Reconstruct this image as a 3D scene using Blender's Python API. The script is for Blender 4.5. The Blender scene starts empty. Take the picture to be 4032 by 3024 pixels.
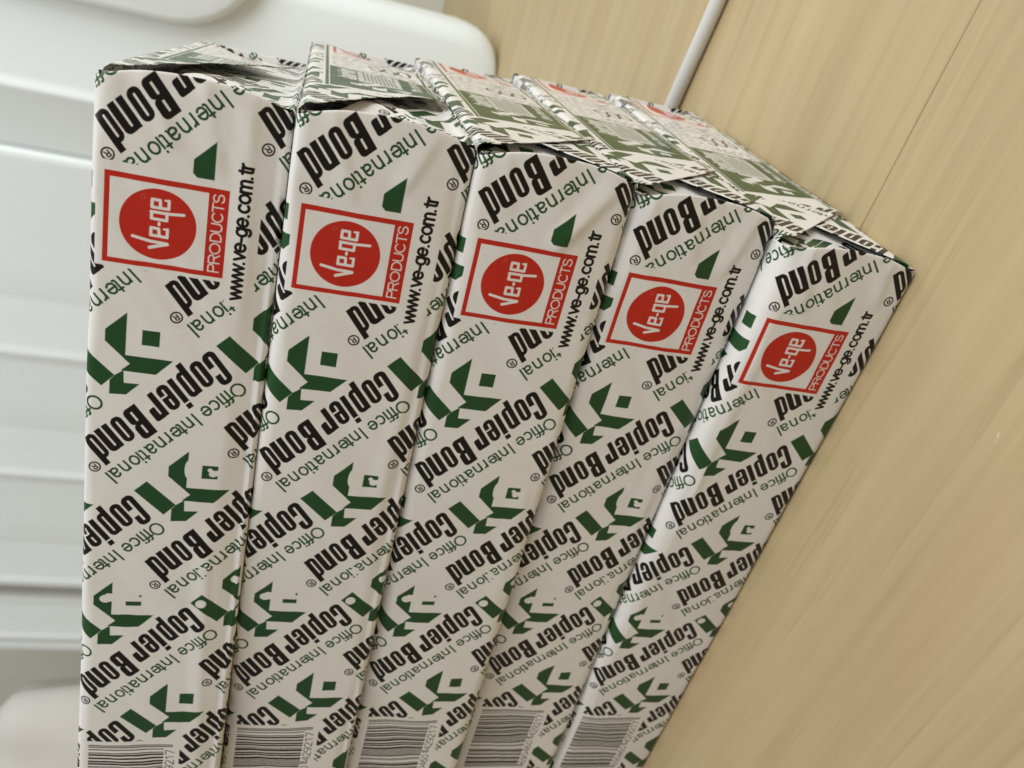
import bpy, bmesh, math, random
import numpy as np
from mathutils import Matrix, Vector, Euler

# ------------------------------------------------------------------ camera
sc = bpy.context.scene
MM = 0.001
cam_d = bpy.data.cameras.new("camera")
cam = bpy.data.objects.new("camera", cam_d)
sc.collection.objects.link(cam)
sc.camera = cam
RX = (0.86884602, 0.48096328, 0.11739214)     # true right of the phone held upright
RY = (0.23634148, -0.19458571, -0.95198693)   # true down
RZ = (-0.43502792, 0.85487469, -0.28273659)   # viewing direction
cam.matrix_world = Matrix((
    (RY[0], RX[0], -RZ[0], 45.38 * MM),
    (RY[1], RX[1], -RZ[1], -231.52 * MM),
    (RY[2], RX[2], -RZ[2], 204.25 * MM),
    (0, 0, 0, 1)))
cam_d.sensor_width = 36.0
cam_d.lens = 3118.5 / 4032 * 36.0
cam_d.clip_start = 0.01
cam_d.clip_end = 30.0
cam_d.dof.use_dof = True
cam_d.dof.focus_distance = 0.247
cam_d.dof.aperture_fstop = 17.0

# ------------------------------------------------------------------ light
world = bpy.data.worlds.new("World")
sc.world = world
world.use_nodes = True
bg = world.node_tree.nodes["Background"]
bg.inputs["Color"].default_value = (1.0, 0.95, 0.875, 1)
bg.inputs["Strength"].default_value = 0.29

def area(name, loc, target, sx, sy, power, color):
    d = bpy.data.lights.new(name, 'AREA')
    d.shape = 'RECTANGLE'
    d.size, d.size_y = sx, sy
    d.energy = power
    d.color = color
    o = bpy.data.objects.new(name, d)
    sc.collection.objects.link(o)
    o.location = loc
    o.rotation_euler = (Vector(target) - Vector(loc)).to_track_quat('-Z', 'Y').to_euler()
    return o

area("window_light", (1.90, -0.40, 1.25), (-0.2, 0.4, 0.2), 1.5, 1.3, 35, (0.92, 0.97, 1.0))
area("far_window_light", (1.00, 1.10, 1.30), (0, 0.2, 0.0), 0.8, 1.0, 6, (0.93, 0.97, 1.0))
area("overhead_fill", (0.25, -0.40, 2.0), (-0.2, 0.5, 0.1), 1.3, 1.1, 18, (0.95, 0.98, 1.0))  # added fill from above to brighten the housing front, not a known ceiling lamp

sc.view_settings.view_transform = 'Standard'
sc.view_settings.look = 'None'
sc.view_settings.exposure = 0.10
sc.view_settings.gamma = 1.0
sc.view_settings.use_curve_mapping = False

# ------------------------------------------------------------------ helpers
def link(o):
    sc.collection.objects.link(o)
    return o

def tag(o, label=None, cat=None, group=None, kind=None):
    if label: o["label"] = label
    if cat: o["category"] = cat
    if group: o["group"] = group
    if kind: o["kind"] = kind
    return o

def empty(name, loc=(0, 0, 0), rz=0.0):
    o = link(bpy.data.objects.new(name, None))
    o.location = loc
    o.rotation_euler = (0, 0, rz)
    o.empty_display_size = 0.02
    return o

def mesh_obj(name, verts, faces, mat, parent=None, uvs=None, smooth=True):
    """verts in millimetres; uvs one per vertex"""
    me = bpy.data.meshes.new(name)
    me.from_pydata([(x * MM, y * MM, z * MM) for x, y, z in verts], [], faces)
    if uvs is not None:
        lay = me.uv_layers.new(name="print")
        idx = np.empty(len(me.loops), dtype=np.int32)
        me.loops.foreach_get("vertex_index", idx)
        arr = np.asarray(uvs, dtype=np.float32)[idx]
        lay.data.foreach_set("uv", arr.ravel())
    if smooth:
        me.polygons.foreach_set("use_smooth", np.ones(len(me.polygons), dtype=bool))
    me.materials.append(mat)
    me.update()
    o = link(bpy.data.objects.new(name, me))
    o.parent = parent
    return o

def new_mat(name):
    m = bpy.data.materials.new(name)
    m.use_nodes = True
    nt = m.node_tree
    b = nt.nodes["Principled BSDF"]
    return m, nt, b

# ------------------------------------------------------------------ the print
PAPER = np.array([0.78, 0.76, 0.73])
BLACK = np.array([0.0075, 0.0055, 0.004])
GREEN = np.array([0.018, 0.068, 0.019])
RED = np.array([0.50, 0.023, 0.011])
GREY = np.array([0.008, 0.007, 0.006])

class Canvas:
    def __init__(s, a0, a1, b0, b1, ppm):
        s.a0, s.b0, s.ppm = a0, b0, ppm
        s.a1, s.b1 = a1, b1
        s.w = int(round((a1 - a0) * ppm)); s.h = int(round((b1 - b0) * ppm))
        s.px = np.empty((s.h, s.w, 3), dtype=np.float32)
        s.px[:] = PAPER
    def paint(s, fn, box, color, alpha=1.0):
        """fn(A, B) -> signed distance in mm; box = (amin, amax, bmin, bmax)"""
        i0 = max(0, int((box[0] - s.a0) * s.ppm) - 1); i1 = min(s.w, int((box[1] - s.a0) * s.ppm) + 2)
        j0 = max(0, int((box[2] - s.b0) * s.ppm) - 1); j1 = min(s.h, int((box[3] - s.b0) * s.ppm) + 2)
        if i0 >= i1 or j0 >= j1:
            return
        A, B = np.meshgrid(s.a0 + (np.arange(i0, i1) + .5) / s.ppm, s.b0 + (np.arange(j0, j1) + .5) / s.ppm)
        m = np.clip(.5 - fn(A, B) * s.ppm, 0, 1)[..., None] * alpha
        s.px[j0:j1, i0:i1] = s.px[j0:j1, i0:i1] * (1 - m) + color * m
    def image(s, name):
        img = bpy.data.images.new(name, s.w, s.h, alpha=False)
        c = s.px
        c = np.where(c <= 0.0031308, c * 12.92, 1.055 * np.power(np.maximum(c, 1e-6), 1 / 2.4) - .055)
        buf = np.ones((s.h, s.w, 4), dtype=np.float32)
        buf[..., :3] = c
        img.pixels.foreach_set(buf.ravel())
        img.update()
        img.pack()
        return img

def rr(x, y, x0, x1, y0, y1, r=0.0):
    dx = np.abs(x - (x0 + x1) / 2) - ((x1 - x0) / 2 - r)
    dy = np.abs(y - (y0 + y1) / 2) - ((y1 - y0) / 2 - r)
    return np.hypot(np.maximum(dx, 0), np.maximum(dy, 0)) + np.minimum(np.maximum(dx, dy), 0) - r

def seg(x, y, p, q):
    px, py = p; qx, qy = q
    vx, vy = qx - px, qy - py
    L = vx * vx + vy * vy + 1e-12
    t = np.clip(((x - px) * vx + (y - py) * vy) / L, 0, 1)
    return np.hypot(x - px - t * vx, y - py - t * vy)

def poly(x, y, pts):
    d = None
    ins = np.zeros(x.shape, dtype=bool)
    n = len(pts)
    for i in range(n):
        p, q = pts[i], pts[(i + 1) % n]
        e = seg(x, y, p, q)
        d = e if d is None else np.minimum(d, e)
        c = ((p[1] > y) != (q[1] > y))
        if p[1] != q[1]:
            ins ^= c & (x < (q[0] - p[0]) * (y - p[1]) / (q[1] - p[1]) + p[0])
    return np.where(ins, -d, d)

U_, N_, S_ = np.minimum, np.maximum, (lambda a, b: np.maximum(a, -b))

# heavy condensed letters of the big black words (units: mm, B stem at x = 0)
def g_C(x, y): return S_(S_(rr(x, y, -29.9, -25.35, -.1, 12, 1.9), rr(x, y, -28.05, -27.25, 1.5, 10.5, .35)), rr(x, y, -27.65, -25, 5, 7.8))
def g_o(x0):
    return lambda x, y: S_(rr(x, y, x0, x0 + 4.1, -.1, 9.2, 1.9), rr(x, y, x0 + 1.72, x0 + 2.4, 1.4, 7.9, .33))
def g_p(x, y): return S_(U_(rr(x, y, -19.7, -17.75, -2.35, 9.1), rr(x, y, -19.3, -15.45, -.1, 9.2, 1.7)), rr(x, y, -17.75, -17.1, 1.2, 7.7, .3))
def g_i(x, y): return U_(rr(x, y, -14.45, -12.5, 0, 9.1), rr(x, y, -14.45, -12.5, 9.65, 11.4))
def g_e(x, y):
    d = rr(x, y, -11.75, -7.6, -.1, 9.1, 1.9)
    for h in (rr(x, y, -10, -9.35, 5.1, 7.7, .3), rr(x, y, -10, -9.35, 1.4, 4.0, .3), rr(x, y, -9.7, -7, 3.4, 4.0)):
        d = S_(d, h)
    return d
def g_r(x, y): return S_(U_(rr(x, y, -6.7, -4.75, 0, 9.1), rr(x, y, -5.8, -1.95, 4.35, 9.2, .9)), rr(x, y, -4.75, -4.15, -1, 7.6, .25))
def g_B(x, y):
    d = U_(U_(rr(x, y, 0, 2.6, 0, 11.6), rr(x, y, .4, 5.1, 0, 5.9, 1.6)), rr(x, y, .4, 5.1, 5.7, 11.6, 1.6))
    return S_(S_(d, rr(x, y, 2.3, 3.0, 1.6, 5.1, .2)), rr(x, y, 2.3, 3.0, 6.8, 10, .2))
def g_n(x, y):
    return N_(S_(U_(rr(x, y, 11.2, 13.2, 0, 9.1), rr(x, y, 11.8, 16.1, -4, 9.2, 1.7)), rr(x, y, 13.25, 13.95, -2, 7.7, .33)), -y)
def g_d(x, y): return S_(U_(rr(x, y, 18.75, 20.65, 0, 11.4), rr(x, y, 16.65, 20.4, -.1, 9.2, 1.8)), rr(x, y, 18.1, 18.75, 1.3, 7.8, .3))
BOLD = [(g_C, -29.9, -25.3), (g_o(-24.7), -24.7, -20.6), (g_p, -19.7, -15.4), (g_i, -14.5, -12.5), (g_e, -11.8, -7.5),
        (g_r, -6.7, -1.9), (g_B, 0, 5.1), (g_o(6.2), 6.2, 10.3), (g_n, 11.2, 16.1), (g_d, 16.6, 20.7)]

# thin sans letters as strokes: unit x-height = 1, cap height = 1.37; returns (strokes, advance)
def arc(cx, cy, rx, ry, d0, d1, n=12):
    return [(cx + rx * math.cos(math.radians(d0 + (d1 - d0) * k / n)), cy + ry * math.sin(math.radians(d0 + (d1 - d0) * k / n))) for k in range(n + 1)]
CAP = 1.37
G = {
 'o': ([arc(.40, .5, .37, .46, 0, 360, 20)], .92),
 'c': ([arc(.40, .5, .36, .46, 50, 310)], .84),
 'e': ([arc(.40, .5, .37, .46, 0, 320) , [(.03, .5), (.77, .5)]], .92),
 'n': ([[(.06, 0), (.06, .95)], arc(.37, .60, .31, .36, 180, 0, 8) + [(.68, 0)]], .84),
 'm': ([[(.06, 0), (.06, .95)], arc(.32, .62, .26, .34, 180, 0, 8) + [(.58, 0)], arc(.84, .62, .26, .34, 180, 0, 8) + [(1.10, 0)]], 1.28),
 'r': ([[(.06, 0), (.06, .95)], arc(.40, .55, .34, .40, 180, 95, 6)], .52),
 'a': ([arc(.36, .66, .29, .30, 160, 0, 6) + [(.65, .12), (.72, .02)], arc(.34, .27, .30, .24, 60, 330, 12) + [(.64, .35), (.64, .52), (.34, .50)]], .86),
 't': ([[(.22, 1.2), (.22, .18)] + arc(.36, .18, .14, .15, 180, 290, 4), [(.02, .94), (.44, .94)]], .50),
 'i': ([[(.06, 0), (.06, .95)], [(.06, 1.25), (.06, 1.30)]], .36),
 'l': ([[(.06, 0), (.06, CAP)]], .36),
 'I': ([[(.08, 0), (.08, CAP)]], .42),
 'f': ([[(.22, 0), (.22, 1.10)] + arc(.40, 1.10, .18, .22, 180, 80, 5), [(.02, .94), (.44, .94)]], .48),
 'O': ([arc(.62, .68, .57, .64, 0, 360, 24)], 1.36),
 'v': ([[(.0, .95), (.36, .02), (.72, .95)]], .80),
 'w': ([[(.0, .95), (.27, .02), (.55, .93), (.83, .02), (1.10, .95)]], 1.16),
 'g': ([arc(.38, .5, .34, .45, 0, 360, 18), [(.72, .95), (.72, -.08)] + arc(.40, -.06, .32, .26, 0, -150, 7)], .90),
 '.': ([[(.12, .04), (.13, .04)]], .40),
 '-': ([[(.06, .46), (.42, .46)]], .54),
 ' ': ([], .5),
 'P': ([[(.08, 0), (.08, CAP), (.5, CAP)] + arc(.55, 1.02, .34, .35, 90, -90, 8) + [(.08, .67)]], .98),
 'R': ([[(.08, 0), (.08, CAP), (.55, CAP)] + arc(.6, 1.03, .34, .34, 90, -90, 8) + [(.08, .69)], [(.6, .69), (.95, 0)]], 1.08),
 'D': ([[(.08, 0), (.08, CAP), (.4, CAP)] + arc(.42, .685, .56, .685, 90, -90, 10) + [(.08, 0)]], 1.08),
 'U': ([[(.08, CAP), (.08, .45)] + arc(.5, .45, .42, .45, 180, 360, 8) + [(.92, CAP)]], 1.08),
 'C': ([arc(.58, .685, .52, .66, 42, 318, 14)], 1.16),
 'T': ([[(.46, 0), (.46, CAP)], [(0, CAP), (.92, CAP)]], .98),
 'S': ([arc(.46, 1.02, .38, .33, 25, 250, 8) + arc(.46, .36, .42, .36, 80, -160, 9)], .98),
 '0': ([arc(.42, .685, .36, .66, 0, 360, 18)], .92),
 '1': ([[(.2, 1.1), (.5, CAP), (.5, 0)]], .92),
 '2': ([arc(.42, 1.0, .35, .36, 170, -40, 9) + [(.06, 0), (.82, 0)]], .92),
 '4': ([[(.62, 0), (.62, CAP), (.03, .42), (.84, .42)]], .92),
 '5': ([[(.78, CAP), (.2, CAP), (.12, .76)] + arc(.42, .45, .37, .44, 130, -160, 9)], .92),
 '6': ([arc(.42, .42, .36, .41, 0, 360, 14), arc(.62, .62, .56, .75, 180, 90, 6)], .92),
 '7': ([[(.06, CAP), (.8, CAP), (.32, 0)]], .92),
 '8': ([arc(.42, 1.02, .31, .33, 0, 360, 14), arc(.42, .36, .37, .36, 0, 360, 14)], .92),
 '9': ([arc(.42, .95, .36, .41, 0, 360, 14), arc(.22, .75, .56, .75, 0, -90, 6)], .92),
}

def stroke_fn(strokes, w):
    def f(x, y):
        d = None
        for s in strokes:
            for p, q in zip(s[:-1], s[1:]):
                e = seg(x, y, p, q)
                d = e if d is None else np.minimum(d, e)
        return d - w / 2
    return f

def paint_local(cv, fn, O, T, V, x0, x1, y0, y1, color, alpha=1.0):
    """fn in local coordinates: point = O + x*T + y*V"""
    Mi = np.linalg.inv(np.array([[T[0], V[0]], [T[1], V[1]]]))
    cs = [(O[0] + x * T[0] + y * V[0], O[1] + x * T[1] + y * V[1]) for x in (x0, x1) for y in (y0, y1)]
    box = (min(c[0] for c in cs), max(c[0] for c in cs), min(c[1] for c in cs), max(c[1] for c in cs))
    def g(A, B):
        da, db = A - O[0], B - O[1]
        return fn(Mi[0, 0] * da + Mi[0, 1] * db, Mi[1, 0] * da + Mi[1, 1] * db)
    cv.paint(g, box, color, alpha)

def glyph(cv, ch, O, T, V, x, size, w, color, xs=1.0, alpha=1.0):
    st = [[(x + px * size * xs, py * size) for px, py in s] for s in G[ch][0]]
    if not st: return
    xx = [p[0] for s in st for p in s]; yy = [p[1] for s in st for p in s]
    paint_local(cv, stroke_fn(st, w), O, T, V, min(xx) - w, max(xx) + w, min(yy) - w, max(yy) + w, color, alpha)

def text(cv, s, O, T, V, size, w, color, length=None, alpha=1.0):
    tot = sum(G[c][1] for c in s) * size
    xs = 1.0 if length is None else length / tot
    x = 0.0
    for c in s:
        glyph(cv, c, O, T, V, x, size, w, color, xs, alpha)
        x += G[c][1] * size * xs

# one cell of the all-over pattern, in wrapper millimetres
R2 = math.sqrt(.5)
V1, V2 = np.array([54.2, 21.15]), np.array([45.0, -20.25])
K_POLYS = [
    [(112.1, 19.8), (118.1, 25.6), (121.9, 25.6), (127.4, 19.6), (125.8, 19.8)],
    [(128.6, 35.7), (124.6, 32.0), (132.9, 22.6), (136.9, 26.2)],
    [(125.8, 19.9), (126.0, 6.2), (131.2, 10.9), (131.1, 20.1), (131.0, 20.9), (128.5, 18.4), (127.2, 19.9)],
    [(130.9, 20.1), (135.1, 19.9), (135.0, 15.4), (139.0, 19.1), (139.3, 23.9), (134.6, 23.9), (132.7, 22.4)],
    [(117.0, 15.4), (117.0, 10.4), (121.9, 10.4), (121.9, 15.4)],
]
SMALL = [('O', -18.25), ('f', -13.55), ('f', -12.05), ('i', -9.95), ('c', -8.75), ('e', -5.6), ('I', -.2), ('n', 1.75), ('t', 4.95),
         ('e', 6.5), ('r', 10.45), ('n', 12.8), ('a', 16.35), ('t', 19.75), ('i', 22.0), ('o', 23.05), ('n', 27.1), ('a', 30.85), ('l', 34.3)]

def cell(cv, off, green=GREEN, black=BLACK, swap=None, parts="bgk"):
    """swap(a, b) -> canvas point; None = identity"""
    if swap is None:
        P = lambda p: (p[0], p[1]); D = lambda d: d
    else:
        P = swap[0]; D = swap[1]
    if "b" in parts:
        O = P((96.8 + off[0], 36.9 + off[1]))
        T, V = D((R2, R2)), D((.775, -.632))
        for fn, x0, x1 in BOLD:
            paint_local(cv, fn, O, T, V, x0 - .3, x1 + .3, -2.6, 12.3, black)
        c = P((120.9 + off[0], 47.6 + off[1]))
        T2, V2_ = D((R2, R2)), D((R2, -R2))
        ring = lambda x, y: np.abs(np.hypot(x, y) - 1.62) - .23
        paint_local(cv, ring, c, T2, V2_, -2, 2, -2, 2, black)
        glyph(cv, 'R', (c[0] - .62 * T2[0] - .85 * V2_[0], c[1] - .62 * T2[1] - .85 * V2_[1]), T2, V2_, 0, 1.25, .38, black)
    if "g" in parts:
        O = P((98.5 + off[0], 19.9 + off[1]))
        T, V = D((R2, R2)), D((R2, -R2))
        for ch, x in SMALL:
            glyph(cv, ch, O, T, V, x, 3.5, .68, green)
    if "k" in parts:
        for pl in K_POLYS:
            pts = [P((a + off[0], b + off[1])) for a, b in pl]
            box = (min(p[0] for p in pts) - .2, max(p[0] for p in pts) + .2, min(p[1] for p in pts) - .2, max(p[1] for p in pts) + .2)
            cv.paint(lambda A, B: poly(A, B, pts), box, green)

def fill_lattice(cv, swap=None, region=None):
    a0, a1, b0, b1 = region or (cv.a0, cv.a1, cv.b0, cv.b1)
    for n in range(-12, 13):
        for m in range(-12, 13):
            off = n * V1 + m * V2
            ca, cb = 108 + off[0], 26 + off[1]
            if a0 - 40 < ca < a1 + 40 and b0 - 40 < cb < b1 + 40:
                cell(cv, off, swap=swap)

def rect(cv, a0, a1, b0, b1, col, r=0.0, alpha=1.0):
    cv.paint(lambda A, B: rr(A, B, a0, a1, b0, b1, r), (a0, a1, b0, b1), col, alpha)

def disc(cv, a, b, ra, rb, col):
    cv.paint(lambda A, B: (np.hypot((A - a) / ra, (B - b) / rb) - 1) * min(ra, rb), (a - ra, a + ra, b - rb, b + rb), col)

def brand_logo(cv, P, k=1.0):
    """red framed logo; P(a, b) maps design millimetres (frame 26..52.2 x 14.5..47.4) to the canvas"""
    def rc(a0, a1, b0, b1, col):
        p, q = P(a0, b0), P(a1, b1)
        rect(cv, min(p[0], q[0]), max(p[0], q[0]), min(p[1], q[1]), max(p[1], q[1]), col)
    rc(26.0, 52.2, 14.5, 47.4, RED)
    rc(27.55, 50.75, 20.0, 46.0, PAPER)
    c = P(39.15, 33.0); e = P(39.15 - 10.3, 33.0 - 10.3)
    disc(cv, c[0], c[1], abs(e[0] - c[0]), abs(e[1] - c[1]), RED)
    # reading direction: towards smaller a, upright towards larger b
    o = P(46.3, 30.0); t = P(45.3, 30.0); v = P(46.3, 31.0)
    T = (t[0] - o[0], t[1] - o[1]); V = (v[0] - o[0], v[1] - o[1])
    def stroke(pts, w):
        xx = [p[0] for p in pts]; yy = [p[1] for p in pts]
        paint_local(cv, stroke_fn([pts], w), o, T, V, min(xx) - w, max(xx) + w, min(yy) - w, max(yy) + w, PAPER)
    stroke([(.1, 5.0), (1.75, .3)], .95); stroke([(1.85, .3), (1.95, 4.6), (2.75, 9.6)], .88)
    for x in (3.45, 11.75):                                   # the two e
        stroke([(x + 2.75, .4), (x + .35, .4), (x + .35, 4.85), (x + 2.55, 4.85), (x + 2.55, 2.75), (x + .5, 2.6)], .84)
        stroke([(x + 2.75, .4), (x + 2.7, 1.35)], .6)
    stroke([(7.15, 2.75), (7.75, 2.75)], .75)
    stroke([(10.75, 4.85), (8.75, 4.85), (8.75, .75), (10.75, .75)], .84)
    stroke([(10.75, 5.0), (10.75, .3), (11.15, -3.7)], .84)
    paint_local(cv, lambda x, y: np.abs(np.hypot(x - 14.6, y - 7.2) - .62) - .07, o, T, V, 13.6, 15.6, 6.2, 8.2, RED * .8 + PAPER * .12)
    o2 = P(50.75, 15.85); t = P(49.75, 15.85); v = P(50.75, 16.85)
    text(cv, "PRODUCTS", o2, (t[0] - o2[0], t[1] - o2[1]), (v[0] - o2[0], v[1] - o2[1]), 2.15, .40, PAPER, length=23.4)

def build_wrapper_image():
    cv = Canvas(-60, 300, -12, 268, 6)
    fill_lattice(cv)
    # misprints in the pattern
    disc(cv, 119.9, 11.9, 1.25, 1.3, PAPER); disc(cv, 118.6, 12.9, .7, .8, PAPER); rect(cv, 118.6, 120.7, 10.2, 11.2, PAPER)
    disc(cv, 118.7, 19.6, 3.3, 1.15, PAPER)
    disc(cv, 173.4, 43.0, 1.6, 1.9, PAPER); rect(cv, 171.2, 174.6, 40.4, 43.2, PAPER, .8)
    rect(cv, 170.6, 174.3, 32.3, 37, PAPER)
    rect(cv, 172.2, 174.2, 31, 33, PAPER)
    disc(cv, 173.8, 11.9, 1.75, 1.85, PAPER); disc(cv, 163.2, 1.0, 1.6, 1.8, PAPER)
    disc(cv, 159.3, 12.3, 1.9, 1.5, PAPER)
    rect(cv, 91.0, 93.4, 5.9, 7.0, PAPER)
    # cleared boxes for the logo, the web address and the bar code
    rect(cv, 23.8, 53.4, 13.4, 49.5, PAPER); rect(cv, 23.2, 53.4, 27, 49.5, PAPER); rect(cv, 15.6, 26, 8, 16.5, PAPER)
    rect(cv, 15.6, 60.7, 5.4, 13.6, PAPER)
    rect(cv, 240.2, 290.5, 14.6, 50, PAPER)
    brand_logo(cv, lambda a, b: (a, b))
    text(cv, "www.ve-ge.com.tr", (58.3, 8.75), (-1, 0), (0, 1), 3.05, .86, BLACK, length=41.2)
    # EAN-13
    code = "8690460429217"
    Lc = ["0001101", "0011001", "0010011", "0111101", "0100011", "0110001", "0101111", "0111011", "0110111", "0001011"]
    Gc = ["".join('1' if c == '0' else '0' for c in s)[::-1] for s in Lc]
    Rc = ["".join('1' if c == '0' else '0' for c in s) for s in Lc]
    par = "LGLGGL"
    bits = "101" + "".join((Lc if par[k] == "L" else Gc)[int(code[1 + k])] for k in range(6)) + "01010" + \
           "".join(Rc[int(code[7 + k])] for k in range(6)) + "101"
    mod = 40.6 / 95
    aR = 242.15 + 40.6                                       # the code reads towards smaller a
    for k, b_ in enumerate(bits):
        if b_ == "1":
            longbar = k < 3 or k > 91 or 45 <= k <= 49
            a = aR - (k + 1) * mod
            rect(cv, a - .02, a + mod + .02, 17.1 if longbar else 20.3, 46.8, GREY)
    text(cv, "429217", (261.4, 16.5), (-1, 0), (0, 1), 2.2, .32, GREY, length=16.6)
    text(cv, "690460", (281.0, 16.5), (-1, 0), (0, 1), 2.2, .32, GREY, length=16.6)
    text(cv, "8", (286.5, 16.5), (-1, 0), (0, 1), 2.2, .32, GREY)
    return cv.image("wrapper_print")

def build_flap_image():
    """end flap, canvas (y, z): y along the end of the ream, z up"""
    cv = Canvas(-6, 220, -6, 66, 6)
    sw = (lambda p: (p[1] + 19.6, p[0] - 88.4), lambda d: (d[1], d[0]))
    fill_lattice(cv, swap=sw, region=(60, 170, -40, 215))
    # the label
    rect(cv, 52, 206, 3.2, 45.5, PAPER)
    for a0, a1, b0, b1 in ((53, 205, 43.4, 44.6), (53, 205, 4.0, 5.2), (203.8, 205, 4, 44.6)):
        rect(cv, a0, a1, b0, b1, GREEN)
    cv.paint(lambda A, B: poly(A, B, [(54.5, 43), (64, 5.6), (113, 5.6), (113, 43)]), (53, 119, 4, 45), GREEN)
    # white K and white lettering on the green panel
    WH = PAPER * .95
    for pl in K_POLYS:
        pts = [(62 + (b - 6) * .62, 10 + (a - 112) * .95) for a, b in pl]
        cv.paint(lambda A, B: poly(A, B, pts), (60, 85, 6, 42), WH)
    T, V = (.98, .0), (.15, -1.0)
    for k, (fn, x0, x1) in enumerate(BOLD):
        paint_local(cv, fn, (98, 33), (.52, 0), (.08, .62), x0 - .3, x1 + .3, -2.5, 12.3, WH)
    for z in (24, 27.5, 18.5):
        for ch, x in SMALL:
            glyph(cv, ch, (94, z), (.52, 0), (.06, .5), x, 3.45, .8, WH * .8)
    rect(cv, 80, 111, 16, 32.5, WH * .9, .6, .85)
    for k in range(9):
        rect(cv, 83, 111 - 5 * ((k * 7) % 4) / 3, 18 + 1.45 * k, 18.7 + 1.45 * k, GREEN, 0, .75)
    for ch, x in SMALL:
        glyph(cv, ch, (94, 8.5), (.62, 0), (.05, .8), x, 3.45, .8, WH)
    # black lettering and the red logo
    rg = random.Random(5)
    for k in range(24):
        y = 115 + k * 2.05
        z = 7.0
        while z < 41:
            dz = rg.uniform(1.5, 6)
            if not (124 < y < 143 and z < 27): rect(cv, y, y + rg.choice((.6, .9, 1.2)), z, min(z + dz, 42), rg.choice((BLACK, GREY * 6, GREEN)), 0, rg.choice((.35, .6, .9)))
            z += dz + rg.uniform(.6, 3)
    text(cv, "500", (127, 26), (.25, -1), (1, .15), 8.5, 1.3, BLACK, length=19)
    brand_logo(cv, lambda a, b: (168 + (a - 26) * 1.28, 8.5 + (b - 14.5) * 1.0))
    return cv.image("flap_print")

IMG_W = build_wrapper_image()
IMG_F = build_flap_image()

def paper_material(name, img, rough=.36, bump=.16):
    m, nt, b = new_mat(name)
    tx = nt.nodes.new("ShaderNodeTexImage"); tx.image = img; tx.interpolation = 'Linear'; tx.extension = 'EXTEND'
    uv = nt.nodes.new("ShaderNodeUVMap"); uv.uv_map = "print"
    nt.links.new(uv.outputs["UV"], tx.inputs["Vector"])
    # slight unevenness of the sheet colour
    tc = nt.nodes.new("ShaderNodeTexCoord")
    n1 = nt.nodes.new("ShaderNodeTexNoise"); n1.inputs["Scale"].default_value = 28; n1.inputs["Detail"].default_value = 4
    mr = nt.nodes.new("ShaderNodeMapRange"); mr.inputs["To Min"].default_value = .95; mr.inputs["To Max"].default_value = 1.03
    mx = nt.nodes.new("ShaderNodeVectorMath"); mx.operation = 'SCALE'
    nt.links.new(tc.outputs["Object"], n1.inputs["Vector"])
    nt.links.new(n1.outputs["Fac"], mr.inputs["Value"])
    nt.links.new(tx.outputs["Color"], mx.inputs[0]); nt.links.new(mr.outputs["Result"], mx.inputs["Scale"])
    nt.links.new(mx.outputs["Vector"], b.inputs["Base Color"])
    b.inputs["Roughness"].default_value = rough
    b.inputs["Specular IOR Level"].default_value = .22
    b.inputs["Coat Weight"].default_value = .10
    b.inputs["Coat Roughness"].default_value = .16
    # soft crumples in the coated paper
    n2 = nt.nodes.new("ShaderNodeTexNoise"); n2.inputs["Scale"].default_value = 45; n2.inputs["Detail"].default_value = 3; n2.inputs["Distortion"].default_value = .8
    bp = nt.nodes.new("ShaderNodeBump"); bp.inputs["Strength"].default_value = bump; bp.inputs["Distance"].default_value = .0012
    nt.links.new(tc.outputs["Object"], n2.inputs["Vector"])
    nt.links.new(n2.outputs["Fac"], bp.inputs["Height"])
    nt.links.new(bp.outputs["Normal"], b.inputs["Normal"])
    return m

MAT_W = paper_material("printed_wrapper_paper", IMG_W)
MAT_F = paper_material("printed_flap_paper", IMG_F, .30, .55)

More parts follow.
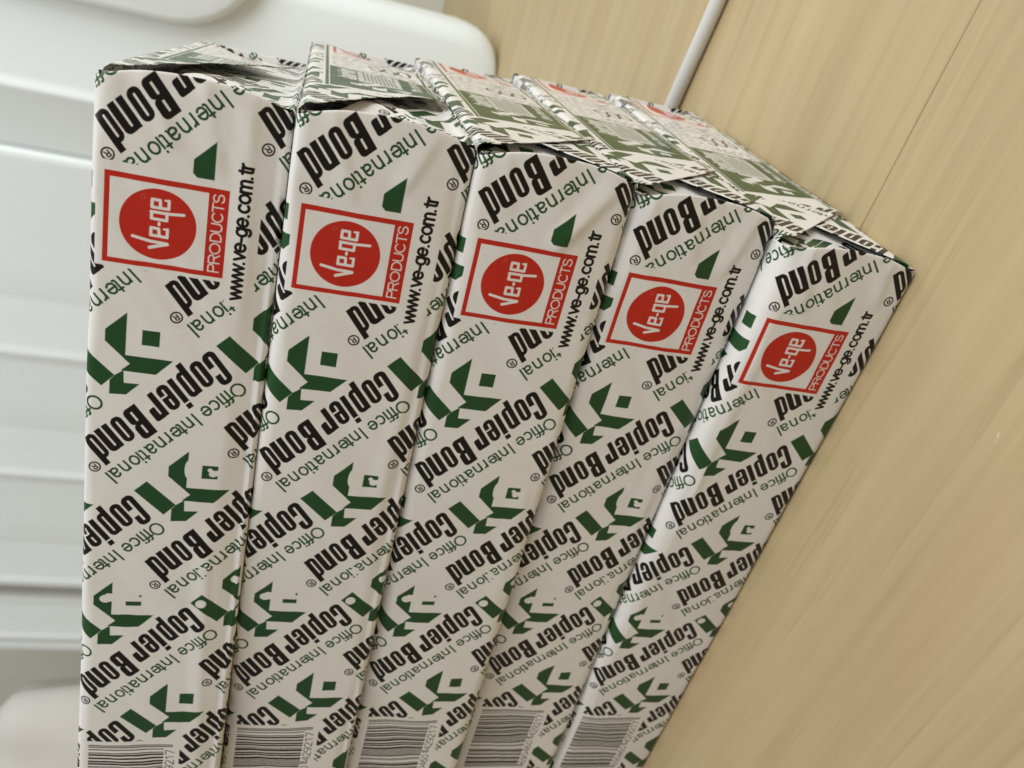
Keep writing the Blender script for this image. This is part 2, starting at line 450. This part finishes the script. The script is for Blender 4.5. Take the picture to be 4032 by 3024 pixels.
# ------------------------------------------------------------------ table
def wood_material(shift):
    m, nt, b = new_mat("pale_birch_wood")
    tc = nt.nodes.new("ShaderNodeTexCoord")
    mp = nt.nodes.new("ShaderNodeMapping")
    mp.inputs["Scale"].default_value = (2.2, 40, 6); mp.inputs["Location"].default_value = shift
    nt.links.new(tc.outputs["Object"], mp.inputs["Vector"])
    n1 = nt.nodes.new("ShaderNodeTexNoise"); n1.inputs["Scale"].default_value = 1.6; n1.inputs["Detail"].default_value = 5; n1.inputs["Distortion"].default_value = .6
    nt.links.new(mp.outputs["Vector"], n1.inputs["Vector"])
    mp2 = nt.nodes.new("ShaderNodeMapping"); mp2.inputs["Scale"].default_value = (14, 420, 40); mp2.inputs["Location"].default_value = shift
    nt.links.new(tc.outputs["Object"], mp2.inputs["Vector"])
    n2 = nt.nodes.new("ShaderNodeTexNoise"); n2.inputs["Scale"].default_value = 1.0; n2.inputs["Detail"].default_value = 3
    nt.links.new(mp2.outputs["Vector"], n2.inputs["Vector"])
    r1 = nt.nodes.new("ShaderNodeValToRGB")
    e = r1.color_ramp.elements
    e[0].position, e[0].color = .28, (.425, .318, .168, 1)
    e[1].position, e[1].color = .72, (.51, .400, .224, 1)
    k = e.new(.5); k.color = (.472, .363, .197, 1)
    nt.links.new(n1.outputs["Fac"], r1.inputs["Fac"])
    mr = nt.nodes.new("ShaderNodeMapRange"); mr.inputs["From Min"].default_value = .3; mr.inputs["From Max"].default_value = .7
    mr.inputs["To Min"].default_value = .965; mr.inputs["To Max"].default_value = 1.02
    nt.links.new(n2.outputs["Fac"], mr.inputs["Value"])
    # rosy patches
    n3 = nt.nodes.new("ShaderNodeTexNoise"); n3.inputs["Scale"].default_value = 7; n3.inputs["Detail"].default_value = 2
    mp3 = nt.nodes.new("ShaderNodeMapping"); mp3.inputs["Scale"].default_value = (.6, 2.2, 1); mp3.inputs["Location"].default_value = shift
    nt.links.new(tc.outputs["Object"], mp3.inputs["Vector"]); nt.links.new(mp3.outputs["Vector"], n3.inputs["Vector"])
    mr3 = nt.nodes.new("ShaderNodeMapRange"); mr3.inputs["From Min"].default_value = .48; mr3.inputs["From Max"].default_value = .72; mr3.inputs["To Max"].default_value = .5
    nt.links.new(n3.outputs["Fac"], mr3.inputs["Value"])
    mixc = nt.nodes.new("ShaderNodeMix"); mixc.data_type = 'RGBA'
    nt.links.new(mr3.outputs["Result"], mixc.inputs["Factor"]); nt.links.new(r1.outputs["Color"], mixc.inputs["A"])
    mixc.inputs["B"].default_value = (.47, .315, .175, 1)
    mx = nt.nodes.new("ShaderNodeVectorMath"); mx.operation = 'SCALE'
    nt.links.new(mixc.outputs["Result"], mx.inputs[0]); nt.links.new(mr.outputs["Result"], mx.inputs["Scale"])
    # thin dark pores running with the grain, and a few pale scuffs
    mp4 = nt.nodes.new("ShaderNodeMapping"); mp4.inputs["Scale"].default_value = (5, 150, 20); mp4.inputs["Location"].default_value = shift
    nt.links.new(tc.outputs["Object"], mp4.inputs["Vector"])
    n4 = nt.nodes.new("ShaderNodeTexNoise"); n4.inputs["Scale"].default_value = 1.0; n4.inputs["Detail"].default_value = 6; n4.inputs["Roughness"].default_value = .65
    nt.links.new(mp4.outputs["Vector"], n4.inputs["Vector"])
    r4 = nt.nodes.new("ShaderNodeValToRGB")
    e4 = r4.color_ramp.elements; e4[0].position, e4[0].color = .36, (.90, .885, .865, 1); e4[1].position, e4[1].color = .45, (1, 1, 1, 1)
    nt.links.new(n4.outputs["Fac"], r4.inputs["Fac"])
    m4 = nt.nodes.new("ShaderNodeMix"); m4.data_type = 'RGBA'; m4.blend_type = 'MULTIPLY'; m4.inputs["Factor"].default_value = 1
    nt.links.new(mx.outputs["Vector"], m4.inputs["A"]); nt.links.new(r4.outputs["Color"], m4.inputs["B"])
    vo = nt.nodes.new("ShaderNodeTexVoronoi"); vo.inputs["Scale"].default_value = 16; vo.inputs["Randomness"].default_value = 1
    mp5 = nt.nodes.new("ShaderNodeMapping"); mp5.inputs["Scale"].default_value = (1, 1.8, 1); mp5.inputs["Rotation"].default_value = (0, 0, .7); mp5.inputs["Location"].default_value = shift
    nt.links.new(tc.outputs["Object"], mp5.inputs["Vector"]); nt.links.new(mp5.outputs["Vector"], vo.inputs["Vector"])
    lt = nt.nodes.new("ShaderNodeMapRange"); lt.inputs["From Min"].default_value = .018; lt.inputs["From Max"].default_value = .036
    lt.inputs["To Min"].default_value = .55; lt.inputs["To Max"].default_value = 0
    nt.links.new(vo.outputs["Distance"], lt.inputs["Value"])
    n6 = nt.nodes.new("ShaderNodeTexNoise"); n6.inputs["Scale"].default_value = 700
    nt.links.new(tc.outputs["Object"], n6.inputs["Vector"])
    gt = nt.nodes.new("ShaderNodeMath"); gt.operation = 'GREATER_THAN'; gt.inputs[1].default_value = .54
    nt.links.new(n6.outputs["Fac"], gt.inputs[0])
    ml = nt.nodes.new("ShaderNodeMath"); ml.operation = 'MULTIPLY'
    nt.links.new(lt.outputs["Result"], ml.inputs[0]); nt.links.new(gt.outputs["Value"], ml.inputs[1])
    m5 = nt.nodes.new("ShaderNodeMix"); m5.data_type = 'RGBA'
    nt.links.new(ml.outputs["Value"], m5.inputs["Factor"]); nt.links.new(m4.outputs["Result"], m5.inputs["A"]); m5.inputs["B"].default_value = (.72, .66, .52, 1)
    nt.links.new(m5.outputs["Result"], b.inputs["Base Color"])
    b.inputs["Roughness"].default_value = .42
    b.inputs["Specular IOR Level"].default_value = .35
    bp = nt.nodes.new("ShaderNodeBump"); bp.inputs["Strength"].default_value = .12; bp.inputs["Distance"].default_value = .0004
    nt.links.new(n2.outputs["Fac"], bp.inputs["Height"]); nt.links.new(bp.outputs["Normal"], b.inputs["Normal"])
    return m

table = empty("table_top", (0, 0, 0), math.radians(-6.0))
tag(table, "pale birch wood table top under the stack of paper", "table", kind="structure")
def plank(y0, y1, mat):
    bm = bmesh.new()
    vs = bmesh.ops.create_cube(bm, size=1)["verts"]
    for v in vs:
        v.co.x = (v.co.x * 2600 - 300) * MM
        v.co.y = (y0 + (v.co.y + .5) * (y1 - y0)) * MM
        v.co.z = (-28 + (v.co.z + .5) * 28) * MM
    bmesh.ops.bevel(bm, geom=[e for e in bm.edges], offset=.0002, segments=2, affect='EDGES')
    me = bpy.data.meshes.new("plank"); bm.to_mesh(me); bm.free()
    me.materials.append(mat)
    o = link(bpy.data.objects.new("plank", me)); o.parent = table
    return o
plank(28.18, 1500, wood_material((0, 0, 0)))
plank(-900, 28.0, wood_material((3.3, 7.1, 1.0)))

def simple(name, col, rough=.5, spec=.4, noise=0.0, scale=6):
    m, nt, b = new_mat(name)
    if noise:
        tc = nt.nodes.new("ShaderNodeTexCoord"); n = nt.nodes.new("ShaderNodeTexNoise"); n.inputs["Scale"].default_value = scale
        n.inputs["Detail"].default_value = 5
        mr = nt.nodes.new("ShaderNodeMapRange"); mr.inputs["To Min"].default_value = 1 - noise; mr.inputs["To Max"].default_value = 1 + noise
        mx = nt.nodes.new("ShaderNodeVectorMath"); mx.operation = 'SCALE'; mx.inputs[0].default_value = col
        nt.links.new(tc.outputs["Object"], n.inputs["Vector"]); nt.links.new(n.outputs["Fac"], mr.inputs["Value"])
        nt.links.new(mr.outputs["Result"], mx.inputs["Scale"]); nt.links.new(mx.outputs["Vector"], b.inputs["Base Color"])
    else:
        b.inputs["Base Color"].default_value = (*col, 1)
    b.inputs["Roughness"].default_value = rough
    b.inputs["Specular IOR Level"].default_value = spec
    return m

# ------------------------------------------------------------------ background
wall_m = simple("matt_wall_paint", (.66, .66, .58), .8, .2, .05)
wall = mesh_obj("wall", [(-2600, 1330, -30), (900, 1330, -30), (900, 1330, 1900), (-2600, 1330, 1900),
                         (-2600, 1400, -30), (900, 1400, -30), (900, 1400, 1900), (-2600, 1400, 1900)],
                [(0, 1, 2, 3), (7, 6, 5, 4), (3, 2, 6, 7), (0, 4, 5, 1), (1, 5, 6, 2), (0, 3, 7, 4)], wall_m, smooth=False)
tag(wall, "plain greyish wall behind the white ribbed housing", "wall", kind="structure")

white_m = simple("white_plastic", (.84, .89, .895), .42, .45, .02, 9)

def ribbed_housing():
    root = empty("ribbed_housing", (-.45, .9, 0))
    tag(root, "white plastic housing with upright ribs standing behind the paper stack", "housing")
    # plan profile (x from right to left, front offset towards the camera)
    prof = [(-4, 120), (-4, 40), (-6, 18), (-13, 5), (-26, 0), (-95, -1), (-150, -2), (-157, -3), (-160, -6), (-164, -6), (-168, -3), (-219, -2),
            (-221.5, -1), (-223, 4), (-225.5, 4), (-227, -2), (-230, -4.5), (-236, -4.5), (-246, -3)]
    def tooth(v, r):
        return [(v + 40, -2.5), (v + 12, -1.5), (v + 4, -.9), (v, -.5), (v - 5, -.8), (v - 20, -1.6), (r + 12, -3), (r + 5, -4), (r + 2, -5.6), (r - 3, -5.6), (r - 7, -3.6), (r - 16, -2.8)]
    for v, r in ((-398, -467), (-574, -642), (-756, -821), (-868, -926)):
        prof += tooth(v, r)
    prof += [(-950, -6), (-957, 4), (-958, 60), (-958, 120)]
    prof = [(px * 1.045, py) for px, py in prof]
    verts, faces = [], []
    zs = [0, 3, 8, 16, 28, 45, 70, 110, 200, 400, 700, 760, 772, 776]
    def inset(z):
        R = 40
        return 0 if z > R else R - math.sqrt(max(0, R * R - (R - z) ** 2))
    n = len(prof)
    for z in zs:
        s = inset(z)
        for px, py in prof:
            k = max(0.0, min(1.0, (px + 75) / 60))          # the lower right corner is rounded off
            verts.append((px - s * k * (1.0 if px > -40 else .6) , 742 + py + (0 if z < 770 else 6), z))
    for j in range(len(zs) - 1):
        for i in range(n - 1):
            a = j * n + i
            faces.append((a, a + n, a + n + 1, a + 1))
    top = (len(zs) - 1) * n
    faces.append(tuple(range(top + n - 1, top - 1, -1)))
    faces.append(tuple(range(0, n)))
    v2 = [(x + 450, y - 900, z) for x, y, z in verts]
    o = mesh_obj("ribbed_panel", v2, faces, white_m, root)
    me = o.data
    me.polygons[len(me.polygons) - 1].use_smooth = False
    me.polygons[len(me.polygons) - 2].use_smooth = False
    # back box closing the housing
    bm = bmesh.new()
    vs = bmesh.ops.create_cube(bm, size=1)["verts"]
    for v in vs:
        v.co = Vector(((-535 + v.co.x * 900 + 450) * MM, (910 + v.co.y * 190 - 900) * MM, (390 + v.co.z * 760) * MM))
    bmesh.ops.bevel(bm, geom=list(bm.edges), offset=.02, segments=4, affect='EDGES')
    me = bpy.data.meshes.new("back_case"); bm.to_mesh(me); bm.free(); me.materials.append(white_m)
    for p in me.polygons: p.use_smooth = True
    link(bpy.data.objects.new("back_case", me)).parent = root
    # rounded lid hanging over the right end
    verts, faces = [], []
    N = 40
    outline = []
    zt, zb, xl, xr, r = 760, 268, -72, 40, 90
    for k in range(11):
        a = math.radians(180 + 90 * k / 10); outline.append((xl + r + r * math.cos(a), zb + r + r * math.sin(a)))
    outline += [(xr, zb), (xr, zt), (xl, zt)]
    lay = [(722, 10), (710, 7), (703, 3), (700, 0)]
    cx, cz = (xl + xr) / 2, (zb + zt) / 2
    lay = [(745, 0), (731, 0), (727, 1.5), (724.5, 4), (723, 8)]
    for y, ins in lay:
        for x, z in outline:
            dx, dz = cx - x, cz - z
            sx = 1 - ins / ((xr - xl) / 2); sz = 1 - ins / ((zt - zb) / 2)
            verts.append((cx - dx * sx + 450, y - 900, cz - dz * sz))
    n = len(outline)
    for j in range(len(lay) - 1):
        for i in range(n):
            a, b_ = j * n + i, j * n + (i + 1) % n
            faces.append((a, b_, b_ + n, a + n))
    faces.append(tuple((len(lay) - 1) * n + i for i in range(n)))
    o = mesh_obj("rounded_lid", verts, faces, white_m, root)
    return root
ribbed_housing()

# soft white bundle further left
def bundle():
    rng = random.Random(4)
    verts, faces = [], []
    nu, nv = 40, 28
    for j in range(nv + 1):
        v = j / nv
        for i in range(nu):
            a = 2 * math.pi * i / nu
            fold = 1 + .05 * math.sin(5 * a + 3 * v) + .03 * math.sin(9 * a - 7 * v + 1)
            rad = (1 - .35 * v ** 2) * fold * (1 if v < .9 else math.sqrt(max(.0, 1 - ((v - .9) / .1) ** 2)) + .001)
            verts.append((-1330 + 210 * rad * math.cos(a) + 30 * v, 790 + 120 * rad * math.sin(a), 600 * v))
    for j in range(nv):
        for i in range(nu):
            a, b_ = j * nu + i, j * nu + (i + 1) % nu
            faces.append((a, b_, b_ + nu, a + nu))
    o = mesh_obj("cloth_bundle", verts, faces, simple("off_white_cloth", (.70, .68, .64), .8, .2, .05, 12))
    tag(o, "blurred off white bundle at the far side of the ribbed housing", "bundle")
bundle()

# ------------------------------------------------------------------ cable
def cable():
    r = 4.2
    path = [(420, 128), (300, 152), (200, 172), (130, 190), (65, 206.5), (11, 222), (-60, 240), (-160, 262), (-300, 285), (-460, 300)]
    P = [Vector((x, y + 0, r)) for x, y in path]
    pts = []
    for i in range(len(P) - 1):
        p0, p1, p2, p3 = P[max(i - 1, 0)], P[i], P[i + 1], P[min(i + 2, len(P) - 1)]
        for k in range(8):
            t = k / 8
            pts.append(.5 * ((2 * p1) + (p2 - p0) * t + (2 * p0 - 5 * p1 + 4 * p2 - p3) * t * t + (3 * p1 - p0 - 3 * p2 + p3) * t ** 3))
    pts.append(P[-1])
    verts, faces, n = [], [], 16
    for i, p in enumerate(pts):
        d = (pts[min(i + 1, len(pts) - 1)] - pts[max(i - 1, 0)]).normalized()
        s = d.cross(Vector((0, 0, 1))).normalized(); u = s.cross(d)
        for k in range(n):
            a = 2 * math.pi * k / n
            q = p + s * (r * math.cos(a)) + u * (r * math.sin(a))
            verts.append(tuple(q))
    for i in range(len(pts) - 1):
        for k in range(n):
            a, b_ = i * n + k, i * n + (k + 1) % n
            faces.append((a, b_, b_ + n, a + n))
    faces.append(tuple(range(n - 1, -1, -1))); faces.append(tuple((len(pts) - 1) * n + k for k in range(n)))
    o = mesh_obj("power_cable", verts, faces, simple("grey_white_rubber", (.62, .61, .57), .45, .4))
    tag(o, "light grey round cable lying on the table behind the stack", "cable")
cable()

# ------------------------------------------------------------------ paper reams
H, LEN, DEP = 51.9, 297.0, 211.0

def noise1(rng, n, amp):
    ph = [(rng.uniform(0, 6.28), rng.uniform(.6, 1.4)) for _ in range(n)]
    return lambda s: amp * sum(math.sin(s * (k + 1) * f + p) / (k + 1) for k, (p, f) in enumerate(ph))

def uv_w(a, t):
    return ((a + 60) / 360, (t + 12) / 280)

def uv_f(y, z):
    return ((y + 6) / 226, (z + 6) / 72)

def make_ream(i, ox, oy, th, oz, rt, rb, label, seed, flap_edge, lift, recess, crease, folds):
    rng = random.Random(seed)
    root = empty("paper_ream", (ox * MM, oy * MM, (4 - i) * 52 * MM), th)
    tag(root, label, "paper ream", "printed paper reams stacked on the table")
    wave_t, wave_b, bulge, wav2 = noise1(rng, 6, .75), noise1(rng, 6, .6), noise1(rng, 4, .28), noise1(rng, 6, .18)
    # stations along the length: (a, inset)
    RE = 1.5
    EXT = 2.7
    st = [(recess, 3.4, 1), (recess * .6, 1.5, 1), (1.0, .75, 1), (.35, .42, 1), (.05, .22, 0), (.12, .10, 0), (.6, .03, 0)]
    a = 1.6
    while a < 4: st.append((a, 0.0, 0)); a += 1.2
    a = 4.0
    while a < LEN - 3:
        st.append((a, 0.0, 0)); a += 1.4 if a < 70 else 2.6
    st += [(LEN - RE * (1 - math.cos(q)), RE * (1 - math.sin(q)), 0) for q in [math.radians(18 * k) for k in range(5, 0, -1)]]
    verts, uvs, faces = [], [], []
    n = None
    for a, ins, inner in st:
        s = a / 40.0
        near = max(0.0, 1 - a / 22.0)
        r1 = max(1.4, rt * (1 + .18 * math.sin(s * 1.7 + seed) + .25 * near) + wave_t(s))
        r0 = max(1.2, rb * (1 + .15 * near) + .6 * wave_b(s))
        ring = []
        nf = 40
        flat = H - r0 - r1
        def P(y, z, t):
            ring.append((y, z, t))
        for k in range(6):                                   # lower front edge
            q = math.radians(-90 + 90 * k / 6)
            P(r0 - r0 * math.cos(q), r0 + r0 * math.sin(q), r0 + r0 * q)
        for k in range(nf + 1):
            z = r0 + flat * k / nf
            P(0, z, z)
        for k in range(1, 10):                               # upper front edge
            q = math.radians(90 * k / 9)
            P(r1 - r1 * math.cos(q), H - r1 + r1 * math.sin(q), H - r1 + r1 * q)
        t0 = H - r1 + r1 * math.pi / 2
        for k in range(1, 13):
            y = r1 + (DEP - 3 - r1) * k / 12
            P(y, H, t0 + y - r1)
        for k in range(1, 5):
            q = math.radians(90 * k / 4)
            P(DEP - 3 + 3 * math.sin(q), H - 3 + 3 * math.cos(q), 262)
        for k in range(1, 7):
            P(DEP, H - 3 - (H - 6) * k / 6, 262 - 40 * k / 6)
        for k in range(1, 5):
            q = math.radians(90 * k / 4)
            P(DEP - 3 + 3 * math.cos(q), 3 - 3 * math.sin(q), 220)
        for k in range(1, 12):
            P(DEP - 3 - (DEP - 3 - r0) * k / 12, 0, 220 - 160 * k / 12)
        n = len(ring)
        for y, z, t in ring:
            zc = (z - H / 2) / (H / 2)
            if y < 1e-6:
                w = (1 - zc * zc)
                y -= w * (.55 + bulge(s * 2.3 + z * .05) + wav2(s * 5 + z * .19))
                for (ca, cz), (da, dz_), amp, wd in folds:
                    vx, vz = da - ca, dz_ - cz
                    L2 = vx * vx + vz * vz
                    tt = ((a - ca) * vx + (z - cz) * vz) / L2
                    if -.1 < tt < 1.1:
                        sd = ((a - ca) * vz - (z - cz) * vx) / math.sqrt(L2)
                        y -= amp * max(0.0, 1 - abs(sd) / (wd if sd > 0 else wd * 2.6)) * max(0.0, min(1.0, (1.1 - tt) * 3)) * min(1.0, (tt + .1) * 6) * w
                if crease:                                   # a crushed strip along the lower edge
                    zz0 = crease + 1.2 * math.sin(a * .03 + seed) + .5 * math.sin(a * .11)
                    if z < zz0: y += .16 * (zz0 - z)
            # rounded inset towards the ends, softened three-way corners
            yy = y + (ins if y < DEP / 2 else -ins)
            zz = z + (-ins * .8 if z > H / 2 else ins * .8) * (abs(zc) ** 2)
            pill = (abs(zc) ** 3) * 2.0 * max(0.0, 1 - a / 30.0)
            out = EXT * max(0.0, 1 - abs(zc) ** 2.4) * max(0.0, 1 - a / 14.0) * max(0.0, 1 - y / 12.0)
            xf = -a - pill * max(0, 1 - y / 30.0) + out
            verts.append((xf, yy, min(max(zz, 0.0), H)))
            uvs.append(uv_w((-a - 2 * out - xf - a) if inner else (-xf if y < 4 else a), t - oz))
    for j in range(len(st) - 1):
        for k in range(n):
            p, q = j * n + k, j * n + (k + 1) % n
            faces.append((p, q, q + n, p + n))
    faces.append(tuple(range(n - 1, -1, -1)))
    faces.append(tuple((len(st) - 1) * n + k for k in range(n)))
    body = mesh_obj("wrapper", verts, faces, MAT_W, root, uvs)
    me = body.data
    for p in (len(me.polygons) - 1, len(me.polygons) - 2):
        me.polygons[p].use_smooth = False

    # --- side tuck: the long side's paper folded round onto the end
    verts, uvs, faces = [], [], []
    ny, nz = 26, 24
    wv = noise1(rng, 5, .35)
    for j in range(nz + 1):
        z = 1.2 + (H - 2.4) * j / nz
        zc = (z - H / 2) / (H / 2)
        ymax = 3 + 46 * (1 - abs(zc)) ** .9
        for k in range(ny + 1):
            y = .5 + ymax * k / ny
            x = .2 - (recess * .8 + .2) * max(0.0, 1 - ((y - 3) / 34) ** 2 if y > 3 else (y / 3.0) ** .7) * (1 - .5 * abs(zc) ** 2) + .15 * wv(z * .3 + y * .1) + EXT * .8 * max(0.0, 1 - abs(zc) ** 2.4) * max(0.0, 1 - y / 14.0) ** 2
            verts.append((x, y, z)); uvs.append(uv_w(-y, z - oz))
    m_ = ny + 1
    for j in range(nz):
        for k in range(ny):
            p = j * m_ + k
            faces.append((p, p + 1, p + 1 + m_, p + m_))
    mesh_obj("side_tuck", verts, faces, MAT_W, root, uvs)

    crumple = 2.2 if i < 2 else 1.0
    def sheet(name, edge, z0, z1, base, up, lift, mat, uvfn, seed2, skin=.22):
        """flap folded from the top (up=False) or from the bottom (up=True); edge(z) -> front y"""
        rg = random.Random(seed2)
        wv = noise1(rg, 7, .36); wv2 = noise1(rg, 7, .32); wv3 = noise1(rg, 6, .22)
        verts, uvs, faces = [], [], []
        rows = []
        roll = [(-2.2, .12), (-1.2, .35), (-.3, 1.1), (base * .8, 2.4)]
        for x, d in roll:
            rows.append((x, (H - d) if not up else d))
        m = 26
        for k in range(m + 1):
            z = (H - 4.0) + (z0 - (H - 4.0)) * k / m if not up else 4.0 + (z1 - 4.0) * k / m
            rows.append((base, z))
        ny = 70
        for r_, (x, z) in enumerate(rows):
            yl, yr = edge(z), DEP - edge(z) * .9
            for k in range(ny + 1):
                u = k / ny
                u = u ** 1.35
                y = yl + (yr - yl) * u
                f = math.exp(-(y - yl) / 16.0)
                dz = (H - z) / H if not up else z / H
                g = min(1, max(0, (r_ - 3) / 6))
                xx = x + g * (lift * f * dz + .2 * (wv(y * .07 + z * .05) + wv2(z * .22 - y * .03) + crumple * wv3(y * .33 + z * .21) + crumple * wv(z * .31 - y * .12)) * (.4 + .6 * dz) + .15 * dz)
                verts.append((xx, y, z)); uvs.append(uvfn(y, z))
        mm = ny + 1
        for j in range(len(rows) - 1):
            for k in range(ny):
                p = j * mm + k
                faces.append((p, p + 1, p + 1 + mm, p + mm) if up else (p, p + mm, p + 1 + mm, p + 1))
        o = mesh_obj(name, verts, faces, mat, root, uvs)
        so = o.modifiers.new("thickness", 'SOLIDIFY'); so.thickness = skin * MM; so.offset = 0
        return o
    sheet("lower_end_flap", lambda z: 1.5 + z * .97, 0, 40, .45 if i > 1 else -2.0, True, .5 if i > 1 else .2, MAT_W,
          lambda y, z: uv_w(84 + z, 42 + y * .9), seed * 7 + 1)
    sheet("upper_end_flap", flap_edge, 1.6, H, .95, False, lift, MAT_F,
          lambda y, z: uv_f(y, z), seed * 7 + 2)
    return root

def line_edge(pts):
    """piecewise front edge y(z) from (y, z) points, highest z first"""
    pts = sorted(pts, key=lambda p: p[1])
    def f(z):
        if z <= pts[0][1]: return pts[0][0]
        for (y0, z0), (y1, z1) in zip(pts[:-1], pts[1:]):
            if z <= z1:
                return y0 + (y1 - y0) * (z - z0) / (z1 - z0)
        return pts[-1][0]
    return f

E45 = line_edge([(8, 52), (9, 45), (51, 2)])
REAMS = [
    (1.42, 7.15, .0740, .948, 2.6, 2.6, "topmost printed paper ream, highest in the stack of five", 11, line_edge([(8, 52), (10, 46), (40, 38), (64, 31), (104, 11), (112, 2)]), 2.4, 7.0, 9.0, [((2, 11), (58, 9), .9, 2.0), ((1, 40), (16, 30), .8, 1.8), ((2, 24), (20, 18), .6, 2.0), ((1, 47), (26, 46), .6, 2.2), ((150, 12), (245, 9), .8, 2.0)]),
    (2.99, 1.57, .0236, .193, 3.2, 3.0, "second printed paper ream from the top of the stack", 23, line_edge([(7, 52), (8, 47), (42, 27), (60, 13), (67, 2)]), 2.0, 6.5, 7.0, [((1, 42), (22, 33), .7, 2.0), ((2, 12), (18, 20), .6, 2.0), ((60, 6), (140, 8), .6, 2.2)]),
    (2.18, .14, .0005, -.678, 4.2, 3.4, "middle printed paper ream, third from the top of the stack", 37, E45, .7, 4.5, 0, [((3, 6), (26, 22), 1.2, 2.4), ((1, 44), (16, 38), .7, 1.8), ((120, 7), (190, 5), .7, 2.5)]),
    (-.63, .20, -.0302, -.811, 4.6, 3.6, "fourth printed paper ream from the top, above the lowest one", 41, E45, .7, 4.5, 5.0, [((1, 8), (22, 14), 1.0, 2.2), ((2, 46), (22, 40), .7, 2.0), ((4, 30), (18, 26), .5, 2.0), ((80, 6), (150, 7), .9, 2.4)]),
    (-5.96, -9.06, -.0680, .349, 6.5, 2.4, "lowest printed paper ream, resting directly on the wooden table", 59, E45, .6, 4.0, 0, [((1, 45), (20, 36), 1.0, 2.4), ((2, 12), (16, 9), .7, 2.0), ((40, 44), (120, 45), .8, 2.4)]),
]
for i, r in enumerate(REAMS):
    make_ream(i, *r)
